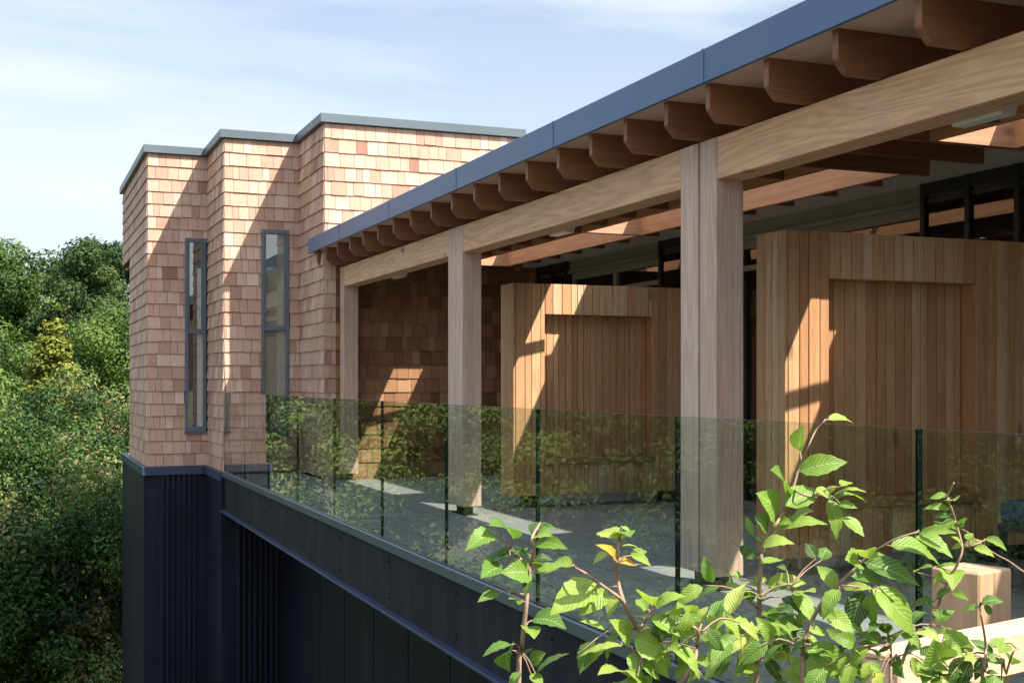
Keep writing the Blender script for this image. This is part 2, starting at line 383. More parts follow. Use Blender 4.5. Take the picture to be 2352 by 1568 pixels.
def shingles(b, p0, dirv, nrm, length, z0, z1, holes=(), seed=0, course=0.176):
    r = random.Random(seed); dx, dy = dirv; nx, ny = nrm
    nc = int(math.ceil((z1-z0)/course)); z = z1
    for k in range(nc):
        zt = z1-k*course; zb = max(z0, zt-course)
        s = -r.uniform(0, 0.1) if k else 0.0
        while s < length:
            wd = r.choice((0.085, 0.105, 0.125, 0.14, 0.16, 0.185, 0.21)) * r.uniform(0.9, 1.1)
            a0, a1 = max(0, s), min(length, s+wd); s += wd
            if length-s < 0.045: a1 = length; s = length
            if a1-a0 < 0.02: continue
            t = min(1, max(0, r.gauss(0.55, 0.19))); th = 0.018+r.uniform(-0.003, 0.004); jb = r.uniform(-0.004, 0.003)
            rects = [(a0+0.0024, a1-0.0024, zb, zt)]
            for h in holes:
                rects = [q for rc in rects for q in subtract(rc, h)]
            for (c0, c1, e0, e1) in rects:
                if c1-c0 < 0.008 or e1-e0 < 0.01: continue
                lo = e0+(jb if e0 == zb and zb > z0 else 0)
                f = (e1-zb)/course; g = (lo-zb)/course
                tt = th*(1-f)+0.003*f; tb = th*(1-g)+0.003*g
                o = len(b.v)
                for (ss, zz, tk) in ((c0, lo, tb), (c1, lo, tb), (c1, e1, tt), (c0, e1, tt), (c0, lo, -0.006), (c1, lo, -0.006), (c1, e1, -0.006), (c0, e1, -0.006)):
                    b.v.append((p0[0]+dx*ss+nx*tk, p0[1]+dy*ss+ny*tk, zz))
                flip = (dx*ny-dy*nx) > 0
                for q in ((0, 1, 2, 3), (0, 4, 5, 1), (1, 5, 6, 2), (3, 2, 6, 7), (0, 3, 7, 4)):
                    q = [o+i for i in q]; b.face(q[::-1] if flip else q, t)

bld = empty('shingle_building', (1.77, 18.1, -8.0), 'stepped building clad in cedar shingles above a dark metal base, left of the canopy', 'building')
Zb = -1.19
W1 = (2.275, 2.575, -0.715, 2.04); W2 = (3.085, 3.465, -0.715, 2.035)      # window holes: x0,x1,z0,z1
b = MB()                                                                  # walls behind the shingles, as one wall per bay
def bay_core(b, x0, y0, y1, hole, z0=Zb, z1=WT, x1=XE, th=0.40):
    if hole is None: b.box(x0, x1, y0, y1, z0, z1); return
    h0, h1, k0, k1 = hole
    b.box(x0, h0, y0, y0+th, z0, z1); b.box(h1, x1, y0, y0+th, z0, z1)
    b.box(h0, h1, y0, y0+th, z0, k0); b.box(h0, h1, y0, y0+th, k1, z1)
    b.box(x0, x1, y0+th, y1, z0, z1)
bay_core(b, T1[0]+.008, T1[1]+.008, 20.88, W1)
b.box(T1[0]+.008, XE, 20.882, 22.25, 1.98, WT)
c1 = b.build('wall_core', m_backing, bld)
b = MB(); bay_core(b, T2[0]+.008, T2[1]+.008, T1[1]+.004, W2); b.build('wall_core', m_backing, bld)
b = MB(); bay_core(b, T3[0]+.008, T3[1]+.008, T2[1]+.004, None); b.box(XE+.001, FX+.3, T3[1]+.008, T2[1]+.004, Zb, 1.62); b.build('wall_core', m_backing, bld)
# front of each bay, then its left return
def sh(label, seed, *walls):
    b = MB()
    for i, wl in enumerate(walls): shingles(b, *wl, seed=seed+i)
    return b.build('shingle_wall', m_shingle, bld)
sh('', 11, (T1, (1, 0), (0, -1), T2[0]-T1[0], Zb, WT, [(W1[0]-T1[0], W1[1]-T1[0]+.03, W1[2], W1[3])]),
   ((T1[0], 20.9), (0, -1), (-1, 0), 20.9-T1[1], Zb, 1.978), ((T1[0], 22.25), (0, -1), (-1, 0), 22.25-T1[1], 1.978, WT))
sh('', 21, (T2, (1, 0), (0, -1), T3[0]-T2[0], Zb, WT, [(W2[0]-T2[0], W2[1]-T2[0], W2[2], W2[3])]),
   ((T2[0], T1[1]), (0, -1), (-1, 0), T1[1]-T2[1], Zb, WT))
sh('', 31, (T3, (1, 0), (0, -1), XE-T3[0], WT-9*.176, WT), (T3, (1, 0), (0, -1), PX0-.05-T3[0], DECK, WT-9*.176), ((T3[0], T2[1]), (0, -1), (-1, 0), T2[1]-T3[1], Zb, WT))
b = MB(); shingles(b, (PX0-.05, T3[1]), (1, 0), (0, -1), FX+.3-PX0+.05, DECK, WT-9*.176, seed=77); b.build('shingle_wall', m_shingle_in, bld)     # not bleached under the canopy, and toned darker to paint in its shade
# coping: a strip of folded metal round each bay, butted bay to bay
def coping(x0, y0, x1, y1, xl1, dz):
    b = MB(); o = 0.06
    z0, z1 = WT+0.010-dz, WT+0.118-dz
    b.bevel(x0-o, xl1, y0-o, y0+0.30, z0, z1, 0.002)              # front run
    b.bevel(x0-o, x0+0.30, y0+0.301, y1, z0, z1, 0.002)           # left return
    b.box(x0+0.31, xl1+.2, y0+0.31, y1-.1, WT-0.004-dz, WT+0.05-dz)
    return b.build('coping', m_coping, bld)
coping(*T1, XE, 22.30, T2[0]+0.05, .006)
coping(*T2, XE, T1[1]+0.08, T3[0]+0.05, .003)
coping(*T3, XE, T2[1]+0.08, XE, 0)
# windows: frame, panes, pale reveal
def window(h, y, blind):
    x0, x1, z0, z1 = h; zm = z0+(z1-z0)*0.515
    fb = MB(); f = 0.045
    Y0, Y1 = y-0.02, y+0.055
    fb.bevel(x0, x0+f, Y0, Y1, z0, z1, .004); fb.bevel(x1-f, x1, Y0, Y1, z0, z1, .004)
    fb.bevel(x0+f, x1-f, Y0+.002, Y1, z1-f*1.3, z1, .004); fb.bevel(x0+f, x1-f, Y0+.002, Y1, z0, z0+f*1.6, .004); fb.bevel(x0+f, x1-f, Y0+.002, Y1, zm-0.02, zm+0.045, .004)
    fb.bevel(x0+f, x0+f+.022, Y0+.012, Y1-.01, zm+.046, z1-f*1.3, .003); fb.bevel(x1-f-.022, x1-f, Y0+.012, Y1-.01, zm+.046, z1-f*1.3, .003)
    fb.box(x0-.012, x1+.012, y-0.045, y+0.01, z0-0.022, z0-0.001)
    fo = fb.build('window', m_frame, bld)
    for a, c in ((z0+f*1.6, zm-0.02), (zm+0.045, z1-f*1.3)):
        pb = MB(); pb.box(x0+f, x1-f, y+0.018, y+0.026, a, c); pb.build('pane', m_pane, fo)
    ib = MB(); xs = x0+(x1-x0)*0.60
    if blind is m_plaster: ib.box(xs, x1-0.003, y+0.058, y+0.066, z0+.003, z1-0.42)
    else:
        ib.box(x0+.003, x1-0.003, y+0.058, y+0.066, z0+.003, z1-0.5); ib.box(xs, x1-0.003, y+0.059, y+0.065, z1-0.5, z1-.003)
    ib.build('blind', blind, fo)
    rb = MB(); rb.box(x0+.002, x1-.002, y+0.385, y+0.398, z0+.002, z1-.002); rb.build('room_back', m_room, fo)
    return fo
window(W1, T1[1], m_plaster); window(W2, T2[1], m_blind)
# dark metal base below the shingles, set 40 mm proud, with standing ribs
b = MB()
b.box(T1[0]-.06, XE, T1[1]-.05, 21.7, -8.4, Zb-.09)
b.box(T2[0]-.045, 3.455, T2[1]-.03, T1[1]-.052, -8.4, Zb-.09)
b.build('base_wall', m_dark, bld)
b = MB()
for i in range(7): b.prism([(1.935+i*.074, T1[1]-.051), (1.947+i*.074, T1[1]-.105), (1.963+i*.074, T1[1]-.105), (1.975+i*.074, T1[1]-.051)], 'z', -8.4, Zb-.092)
for i in range(8): b.prism([(2.76+i*.072, T2[1]-.031), (2.772+i*.072, T2[1]-.085), (2.788+i*.072, T2[1]-.085), (2.80+i*.072, T2[1]-.031)], 'z', -8.4, -1.72)
b.build('cladding_rib', m_rib, bld)
b = MB()
b.bevel(T1[0]-.085, T2[0]-.072, T1[1]-.112, T1[1]+.005, Zb-.125, Zb-.002, .006)
b.bevel(T1[0]-.085, T1[0]+.005, T1[1]+.007, 21.75, Zb-.125, Zb-.002, .006)
b.bevel(T2[0]-.07, T2[0]+.004, T2[1]-.02, T1[1]+.003, Zb-.125, Zb-.003, .006)
b.build('flashing', m_flange, bld)

# ---------------------------------------------------------------- terrace floor and what carries it
b = MB(); b.box(2.64, FX+1.6, -9.0, T3[1]+.006, DECK-.02, DECK); b.box(2.64, T3[0]+.006, T3[1]+.008, T2[1], DECK-.02, DECK)
tag(b.build('terrace_floor', m_paver), kind='structure')
edge = empty('edge_beam', (2.6, 0, -1.70), 'dark steel channel beam carrying the terrace edge under the glass', 'beam')
b = MB(); b.box(2.60, 2.632, -3.0, T2[1]-.035, -1.69, -1.252); b.box(2.634, 3.45, -3.0, T2[1]-.04, -1.62, DECK-.022); b.build('web', m_steel, edge)
b = MB(); b.bevel(2.535, 2.66, -3.0, T2[1]-.036, -1.712, -1.692, .003); b.build('bottom_flange', m_flange, edge)
b = MB()
for k in range(9):
    y = 1.2+k*1.5
    for dz in (-1.33, -1.60): b.tube([(2.602, y+.2, dz), (2.590, y+.2, dz)], .011, 8)
b.build('bolt', m_steel, edge)
low = empty('undercroft_wall', (3.46, 6, -8), 'plain dark wall in shade below the terrace edge beam', 'wall')
b = MB(); b.box(3.46, 3.7, -3.0, T2[1]-.035, -8.4, -1.63); b.build('wall', m_dark, low)
b = MB()
for k in range(14): b.box(3.452, 3.459, 0.4+k*1.2, 0.408+k*1.2, -8.4, -1.64)
b.build('panel_joint', m_steel, low)

# ---------------------------------------------------------------- frameless glass balustrade
bal = empty('glass_balustrade', (2.6, 0, -1.25), 'frameless glass balustrade along the terrace edge, trees mirrored in its panes', 'balustrade')
b = MB(); b.bevel(2.562, 2.588, -3.0, T2[1]-.04, -1.250, -1.182, .004); b.bevel(2.616, 2.642, -3.0, T2[1]-.04, -1.222, -1.182, .004); b.box(2.588, 2.616, -3.0, T2[1]-.04, -1.249, -1.205)
b.build('base_channel', m_channel, bal)
GT = -0.146
for k in range(-3, 9):
    y0 = 3.09+1.5*k+.0045; y1 = y0+1.491
    b = MB(); o = len(b.v); x0, x1, z0, z1 = 2.592, 2.612, -1.204, GT
    b.box(x0, x1, y0, y1, z0, z1)
    b.m = [1, 2, 1, 0, 1, 0]                   # bottom, top, near edge, right face, far edge, left face
    b.build('glass_panel', [m_glass, m_glassedge, m_channel], bal)  # pale channel metal on the top edge paints in a highlight line

# ---------------------------------------------------------------- timber canopy
can = empty('timber_canopy', (3.8, 6.0, DECK), 'timber posts, beams and rafters of the canopy over the terrace with its blue metal edge', 'canopy')
YN = -9.0                                         # near end, behind the viewer
posts = [(6.253, 6.438), (6.464, 6.669), (10.64, 10.828), (10.834, 11.04), (15.0, 15.185), (1.87, 2.06), (2.085, 2.29)]
for i, (y0, y1) in enumerate(posts):
    b = MB(); b.bevel(PX0, PX1, y0, y1, DECK+.085, BZ1-.002, .004, random.Random(i*5+1).random()); p = b.build('post', m_post, can)
    b = MB(); ym = (y0+y1)/2; b.box(PX0+.06, PX1-.06, ym-.035, ym+.035, DECK+.011, DECK+.084); b.box(PX0+.03, PX1-.03, ym-.07, ym+.07, DECK+.001, DECK+.011); b.build('foot', m_foot, p)
for y0, y1 in ((6.4385, 6.4635), (10.8283, 10.8337)):
    b = MB(); b.box(PX0+.035, PX1-.035, y0, y1, DECK+.09, BZ1-.004); b.build('packer', m_black, can)
for i, (y0, y1) in enumerate([(2.292, 6.251), (6.671, 10.638), (11.042, 14.998), (YN, 1.868)]):
    b = MB(); b.bevel(PX0+.004, PX1-.002, y0, y1, BZ0, BZ1-.003, .004, 0.15+i*.22); b.build('beam', m_beam, can)
RY = [-2.05, -1.48, -.91, -.34, .23, .80, 1.37, 1.94, 2.51, 3.08, 3.65, 4.22, 4.79, 5.36, 5.93, 6.40, 6.92, 7.42, 7.95, 8.52, 9.08, 9.65, 10.22, 10.79, 11.42, 12.0, 12.58, 13.16, 13.74, 14.31, 14.88]
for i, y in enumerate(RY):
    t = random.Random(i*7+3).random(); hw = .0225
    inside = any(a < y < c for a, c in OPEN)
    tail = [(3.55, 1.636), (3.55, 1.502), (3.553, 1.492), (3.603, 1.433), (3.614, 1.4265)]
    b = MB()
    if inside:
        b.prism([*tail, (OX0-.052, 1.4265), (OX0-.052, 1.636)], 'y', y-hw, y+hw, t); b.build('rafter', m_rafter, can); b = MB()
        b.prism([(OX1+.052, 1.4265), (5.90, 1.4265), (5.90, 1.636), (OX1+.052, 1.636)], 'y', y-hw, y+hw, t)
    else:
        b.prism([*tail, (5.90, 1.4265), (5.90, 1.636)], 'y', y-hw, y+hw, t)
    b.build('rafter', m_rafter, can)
b = MB()
b.prism([(3.55, 1.636), (3.55, 1.512), (3.59, 1.44), (3.6, 1.43), (3.6, 1.636)], 'y', 15.34, 15.38, .3); b.build('rafter', m_rafter, can)
for (a, c) in OPEN:
    ZL, ZR = 1.71, 1.84
    b = MB(); b.box(OX0-.05, OX0, a, c, 1.427, ZL, .2); b.build('trimmer', m_trim, can)
    b = MB(); b.box(OX1, OX1+.05, a, c, 1.427, ZR, .7); b.build('trimmer', m_trim, can)
    for yy in ((a-.026, a-.002), (c+.002, c+.026)):                 # kerb on top of the end rafters and lining of the far end
        b = MB(); b.prism([(OX0-.05, 1.704), (OX1+.05, 1.704), (OX1+.05, ZR), (OX0-.05, ZL+.006)], 'y', *yy, .5); b.build('rooflight_kerb', m_head, can)
    b = MB(); b.prism([(OX0+.001, 1.4275), (OX1-.001, 1.4275), (OX1-.001, ZR-.004), (OX0+.001, ZL-.004)], 'y', c-.018, c-.001, .6); b.build('header', m_head, can)
    b = MB(); yb = c-.72; b.prism([(OX0, ZL-.05), (OX1, ZR-.05), (OX1, ZR), (OX0, ZL)], 'y', yb-.03, yb+.03, .5); b.build('glazing_bar', m_frame, can)
b = MB()
b.box(3.522, OX0-.051, YN, T3[1]-.02, 1.637, 1.70, m=0)
b.box(OX1+.051, FX+1.6, YN, T3[1]-.02, 1.637, 1.70)
ys = [YN]+[q for o_ in OPEN for q in o_]+[T3[1]-.02]
for a, c in zip(ys[0::2], ys[1::2]): b.box(OX0-.05, OX1+.05, a, c, 1.638, 1.699)
for i in range(len(b.f)):
    b.m[i] = 1
for i in range(0, len(b.f), 6): b.m[i] = 0
b.build('roof_deck', [m_soffit, m_roof], can)
b = MB(); b.bevel(3.500, 3.521, YN, 15.66, 1.628, 1.815, .004); b.box(3.522, 3.60, 15.19, 15.66, 1.637, 1.815); b.box(3.522, 3.60, YN, 15.188, 1.702, 1.813); b.build('fascia', m_fascia, can)
b = MB()
for y in (14.05, 12.0, 9.97, 7.93, 5.9, 3.9):
    b = MB(); b.box(3.4965, 3.4995, y-.012, y+.012, 1.63, 1.8155); b.build('fascia_joint', m_cover, can)
b = MB(); b.box(5.902, FX, YN, T3[1]-.02, 1.508, 1.636); b.build('soffit', m_soffit_in, can)

# bulkhead lamps on the inner edge of the beam
def lamp(y, label):
    r = empty('bulkhead_lamp', (4.03, y, 1.175), label, 'lamp', 'lamps under the canopy beam')
    b = MB(); b.bevel(3.99, 4.10, y-.17, y+.17, 1.205, 1.262, .012); b.build('housing', m_white, r)
    b = MB(); b.prism([(3.996, 1.204), (4.094, 1.204), (4.082, 1.168), (4.008, 1.168)], 'y', y-.155, y+.155); b.build('diffuser', m_lens, r)
    b = MB(); b.box(4.02, 4.07, y-.04, y+.04, 1.263, 1.4262); b.build('bracket', m_white, r)
lamp(4.38, 'white bulkhead lamp under the nearest beam, top right')
lamp(8.99, 'white bulkhead lamp under the beam between the two double posts')
lamp(13.45, 'white bulkhead lamp under the farthest beam beside the shingle wall')

# ---------------------------------------------------------------- timber bench screens
def boards(b, x0, x1, y0, y1, z0, z1, r, axis='x', avg=0.085, mean=0.48):
    """vertical boards filling a rectangle, along x (thickness in y) or along y (thickness in x)"""
    a, e = (x0, x1) if axis == 'x' else (y0, y1); s = a
    while s < e-1e-4:
        wd = avg*r.choice((0.8, 1.0, 1.0, 1.15)); n = min(e, s+wd)
        if e-n < 0.03: n = e
        t = min(1, max(0, r.gauss(mean, 0.23))); g = 0.0025; j = r.uniform(-.0015, .0015)
        if axis == 'x': b.bevel(s+g, n-g, y0+j, y1, z0, z1, .003, t)
        else: b.bevel(x0+j, x1, s+g, n-g, z0, z1, .003, t)
        s = n
def screen(x, y, label, seed):
    r = random.Random(seed); z0, z1 = DECK+.115, 0.95
    e = empty('bench_screen', (x+.95, y+.17, DECK), label, 'bench screen', 'bench screens between the terraces')
    th, W = .33, 1.90; a0, a1 = .31, 1.49; zt, zs = 0.655, DECK+.415; zse = DECK+.48
    b = MB(); boards(b, x+.001, x+a0, y, y+.022, z0, z1, r); boards(b, x+a1, x+W-.001, y, y+.022, z0, z1, r)
    boards(b, x+a0, x+a1, y, y+.022, zt, z1, r); boards(b, x+a0, x+a1, y, y+.022, z0, zs, r); b.build('surround', m_board, e)
    b = MB(); boards(b, x+a0, x+a1, y+.14, y+.16, zse, zt, r, avg=.075, mean=.26); b.build('back_panel', m_board, e)
    b = MB(); b.box(x+a0-.014, x+a0-.001, y+.0225, y+.14, zse, zt, .3); b.box(x+a1+.001, x+a1+.014, y+.0225, y+.14, zse, zt, .1); b.box(x+a0, x+a1, y+.0225, y+.14, zt+.001, zt+.014, .5); b.build('lining', m_board, e)
    b = MB(); b.bevel(x+a0-.0005, x+a1+.0005, y-.03, y+.14, zs+.001, zse, .006, .4); b.build('seat', m_seat, e)
    b = MB(); boards(b, x-.021, x-.0005, y+.001, y+th, z0, z1, r, 'y', .075); b.build('side_panel', m_board, e)
    b = MB(); boards(b, x+W+.0005, x+W+.021, y+.001, y+th, z0, z1, r, 'y', .075); b.build('side_panel', m_board, e)
    b = MB(); boards(b, x+.001, x+W-.001, y+th-.02, y+th, z0, z1, r); b.build('rear_panel', m_board, e)
    b = MB(); b.box(x+.002, x+W-.002, y+.024, y+th-.024, z1-.03, z1-.012, .4); b.build('top_cap', m_seat, e)
    for fx in (x+.2, x+W-.2):
        for fy in (y+.07, y+th-.07):
            b = MB(); b.box(fx-.03, fx+.03, fy-.03, fy+.03, DECK+.008, z0-.001); b.box(fx-.05, fx+.05, fy-.05, fy+.05, DECK+.001, DECK+.008); b.build('foot', m_foot, e)
screen(4.50, 6.55, 'large vertically boarded timber bench screen with a recess, nearest one at the right', 5)
screen(4.50, 11.08, 'vertically boarded timber bench screen seen between the two double posts', 9)

# ---------------------------------------------------------------- glazed front behind the terrace
fac = empty('glazed_front', (FX, 7.0, DECK), 'dark glazed doors and panels behind the boarded screens under the canopy', 'glazed wall')
b = MB(); b.box(FX, FX+.12, YN, T3[1]-.02, 1.36, 1.5075); b.box(FX-.03, FX-.001, YN, T3[1]-.02, 1.352, 1.385); b.build('head_band', m_grey, fac)
dark_units = [(1.9, 3.35), (6.2, 7.64), (10.35, 11.79), (14.2, 15.15)]
gaps = [(YN, 1.89), (3.36, 6.19), (7.65, 10.34), (11.8, 14.19)]
for (a, c) in dark_units:
    n = max(2, round((c-a)/.43)); st = (c-a)/n
    b = MB()
    for i in range(n+1): b.box(FX-.06, FX-.002, a+i*st-(.045 if i else 0), a+i*st+(.0 if i else .045), DECK+.002, 1.505)
    b.box(FX-.055, FX-.003, a+.045, c-.045, 1.42, 1.504); b.box(FX-.055, FX-.003, a+.045, c-.045, DECK+.002, DECK+.1)
    f = b.build('panel_frame', m_black, fac)
    b = MB(); b.box(FX-.035, FX-.028, a+.046, c-.046, DECK+.101, 1.419); b.build('pane', m_pane_d, f)
for (a, c) in gaps:
    n = max(1, round((c-a)/1.3)); st = (c-a)/n
    b = MB()
    for i in range(n+1): b.box(FX+.03, FX+.10, max(a, a+i*st-.045), min(c, a+i*st+.045), DECK+.002, 1.359)
    b.box(FX+.032, FX+.098, a+.046, c-.046, 1.27, 1.358); b.box(FX+.032, FX+.098, a+.046, c-.046, DECK+.002, DECK+.08)
    b.box(FX+.032, FX+.098, a+.046, c-.046, 1.06, 1.11)
    f = b.build('door_frame', m_grey, fac)
    b = MB(); b.box(FX+.06, FX+.066, a+.047, c-.047, DECK+.081, 1.059); b.box(FX+.06, FX+.066, a+.047, c-.047, 1.111, 1.269); b.build('pane', m_pane_d, f)
b = MB(); b.box(FX+1.5, FX+1.6, YN, T3[1]-.02, DECK+.001, 1.636); b.box(FX+.13, FX+1.49, YN, T3[1]-.02, 1.5, 1.55); b.box(FX+.13, FX+1.49, T3[1]-.1, T3[1]-.02, DECK+.001, 1.499); b.build('room', m_room, fac)

# garden armchair at the right edge of the frame
ch = empty('garden_chair', (5.75, 5.45, DECK), 'dark garden chair with a blue cushion at the right edge behind the glass', 'chair')
b = MB(); b.bevel(5.42, 6.05, 5.15, 5.75, DECK+.39, DECK+.525, .025); b.build('cushion', m_cushion, ch)
b = MB(); b.box(5.43, 6.06, 5.14, 5.18, DECK+.345, DECK+.385); b.box(5.43, 6.06, 5.72, 5.76, DECK+.345, DECK+.385); b.box(5.43, 5.47, 5.181, 5.719, DECK+.345, DECK+.385); b.box(6.02, 6.06, 5.181, 5.719, DECK+.345, DECK+.385); b.build('seat_frame', m_chair, ch)
for lx in (5.44, 6.02):
    for ly in (5.142, 5.725):
        b = MB(); b.box(lx, lx+.035, ly, ly+.033, DECK+.002, DECK+.344); b.build('leg', m_chair, ch)
b = MB(); b.prism([(6.04, DECK+.53), (6.09, DECK+.53), (6.20, DECK+.92), (6.15, DECK+.92)], 'y', 5.2, 5.70); b.build('backrest', m_cushion, ch)

# ---------------------------------------------------------------- where a line of sight meets a distance
SN, CN = math.sin(R(YAW)), math.cos(R(YAW))
def at(u, v, d):
    """point d metres in front of the eye, u and v measured on the 2352 x 1568 photograph"""
    a = (u-1176)/2850.0; h = (876-v)/2850.0
    return Vector((d*(SN+a*CN), d*(CN-a*SN), d*h))

# ---------------------------------------------------------------- timber fence in the foreground
E1 = Vector((.970, .2436, 0)); E2 = Vector((-.2436, .970, 0))
def oriented(b, P, l0, l1, m0, m1, z0, z1, t=.5, c=.005):
    q = MB(); q.bevel(l0, l1, m0, m1, z0, z1, c, t); o = len(b.v)
    for x, y, z in q.v: b.v.append(tuple(P+E1*x+E2*y+Vector((0, 0, z))))
    for f in q.f: b.face([o+i for i in f], t)
fp = at(2249, 1316, 3.2); fp.z = 0
fen = empty('timber_fence', (fp.x, fp.y, gz(fp.x, fp.y)), 'pale sawn timber post and low rail among the saplings, bottom right', 'fence')
b = MB(); oriented(b, fp, 0, .067, 0, .145, gz(fp.x, fp.y)-.2, -.494, .2); oriented(b, fp, .070, .148, 0, .145, gz(fp.x, fp.y)-.2, -.494, .8); b.build('post', m_sleeperv, fen, tuple(fp))
rp_ = at(2066, 1509, 2.62); rp_.z = 0
b = MB(); oriented(b, rp_, 0, 2.2, 0, .10, -.68, -.581, .6); b.build('rail', m_sleeper, fen, tuple(rp_))
b = MB(); oriented(b, rp_, 1.5, 1.6, .102, .2, -2.2, -.60, .5); b.build('post', m_sleeperv, fen, tuple(rp_))

# ---------------------------------------------------------------- saplings in the foreground
class Foliage(MB):
    def __init__(s): super().__init__(); s.uv = []
    def leaf(s, p0, p1, w=.45, t=.5, roll=0.0, droop=.10, fold=.5, r=random):
        p0 = Vector(p0); p1 = Vector(p1); ax = p1-p0; ln = ax.length
        if ln < 1e-4: return
        ax.normalize()
        tocam = (-p0).normalized(); hint = Vector((r.uniform(-.35, .35), r.uniform(-.35, .35), .75))+tocam*r.uniform(.35, .95)
        n = (hint-ax*hint.dot(ax)).normalized(); sd_ = ax.cross(n)
        cr, sr = math.cos(roll), math.sin(roll); n, sd_ = n*cr+sd_*sr, sd_*cr-n*sr
        NA, NB = 11, 5; o = len(s.v)
        for i in range(NA):
            a = i/(NA-1)
            wd = w*ln*0.5*(math.sin(math.pi*min(1, a**0.80))**0.85)*(1-.30*a)*1.12 if 0 < a < 1 else 0.0
            if a > .8: wd *= 1-.25*(a-.8)/.2
            cen = p0+ax*ln*a+n*(ln*droop*math.sin(math.pi*a)*1.0)-Vector((0, 0, 1))*ln*droop*.9*a*a
            for j in range(NB):
                q = (j/(NB-1)-.5)*2
                ser = 1+(.06 if i % 2 else -.05)*(abs(q) > .9)
                lift = abs(q)*wd*fold*(.9-.4*a)+.012*ln*math.sin(i*2.3+q*1.5)
                s.v.append(tuple(cen+sd_*q*wd*ser*math.cos(fold*.5)+n*lift)); s.uv.append((a, j/(NB-1)))
        for i in range(NA-1):
            for j in range(NB-1):
                s.face([o+i*NB+j, o+i*NB+j+1, o+(i+1)*NB+j+1, o+(i+1)*NB+j], t, 0, True)

def smooth(pts, k=4):
    out = []
    for i in range(len(pts)-1):
        p0, p1, p2, p3 = pts[max(0, i-1)], pts[i], pts[i+1], pts[min(len(pts)-1, i+2)]
        for j in range(k):
            x = j/k; out.append(.5*((2*p1)+(p2-p0)*x+(2*p0-5*p1+4*p2-p3)*x*x+(3*p1-p0-3*p2+p3)*x**3))
    out.append(pts[-1]); return out

def sapling(label, d, zoom, stems, leaves, seed, base_d=None, fill=0, fill_box=None, tshift=0.0):
    """zoom=(x,y,k): stems and leaves are noted on an enlargement of the photograph; d is the distance in metres"""
    r = random.Random(seed); zx, zy, zk = zoom
    P = lambda a, c, dd=0.0: at(zx+a*zk, zy+c*zk, d+dd)
    st = MB(); fo = Foliage(); nodes = []
    root = None
    for k, (pts, r0, r1, todown) in enumerate(stems):
        dd = [r.uniform(-.03, .03) for _ in pts]
        ps = [P(a, c, q) for (a, c), q in zip(pts, dd)]
        if todown:
            g = gz(ps[0].x, ps[0].y); ps = [Vector((ps[0].x+.02, ps[0].y-.03, g-.05)), Vector((ps[0].x-.015, ps[0].y-.01, (g+ps[0].z)*.5))]+ps
            if root is None: root = Vector((ps[0].x, ps[0].y, g))
        sp = smooth(ps); n = len(sp)
        st.tube(sp, [r0+(r1-r0)*i/(n-1) for i in range(n)], 7, r.random()); nodes += sp
    for lf in leaves:
        (a0, c0), (a1, c1), wd, t = lf
        p0 = P(a0, c0, r.uniform(-.025, .025)); p1 = P(a1, c1, r.uniform(-.05, .03))
        fo.leaf(p0, p1, wd*r.uniform(1.2, 1.45), min(1, max(0, t+tshift-.05+r.uniform(-.17, .14))), r.uniform(-.3, .3), r.uniform(.03, .15), r.uniform(.15, .5), r)
        q = min(nodes, key=lambda z: (z-p0).length)
        if .004 < (q-p0).length < .25: st.tube([q, (q+p0)*.5+Vector((0, 0, .004)), p0], [.0016, .0013, .0010], 5, .6, cap=False)
    low_nodes = [q for q in nodes if fill_box and fill_box[2]-60 < 876-2850*q.z/max(.1, q.x*SN+q.y*CN) < fill_box[3]+40]
    for _ in range(fill if low_nodes else 0):
        q = r.choice(low_nodes); side = Vector((CN, -SN, 0)); fw = Vector((SN, CN, 0)); sg = r.choice((-1, 1))
        dr = (side*sg*r.uniform(.5, 1)+fw*r.uniform(-.6, .6)+Vector((0, 0, r.uniform(-.2, .35)))).normalized(); ln = r.uniform(.06, .13)
        tw = smooth([q, q+dr*ln*.5+Vector((0, 0, .012)), q+dr*ln+Vector((0, 0, -.006))], 3)
        st.tube(tw, [.0020-.0011*i/(len(tw)-1) for i in range(len(tw))], 5, .5)
        for m in range(r.randint(4, 6)):
            f = (m+1)/6; b0 = tw[min(len(tw)-1, int(f*(len(tw)-1)+.5))]; al = 1 if m % 2 else -1
            up = dr.cross(fw).normalized(); ld = (dr*r.uniform(.5, .9)+up*al*r.uniform(.4, .9)+fw*r.uniform(-.4, .4)+Vector((0, 0, -.2))).normalized()
            fo.leaf(b0+ld*.006, b0+ld*(.006+r.uniform(.034, .058)), r.uniform(.42, .60), min(.9, max(0, r.gauss(.47, .27)+tshift)), r.uniform(-.6, .6), r.uniform(.04, .18), r.uniform(.2, .6), r)
    e = empty('sapling', root, label, 'sapling', 'leafy saplings in front of the balustrade')
    st.build('stem', m_stem, e, root); fo.build('foliage', m_leaf, e, root)

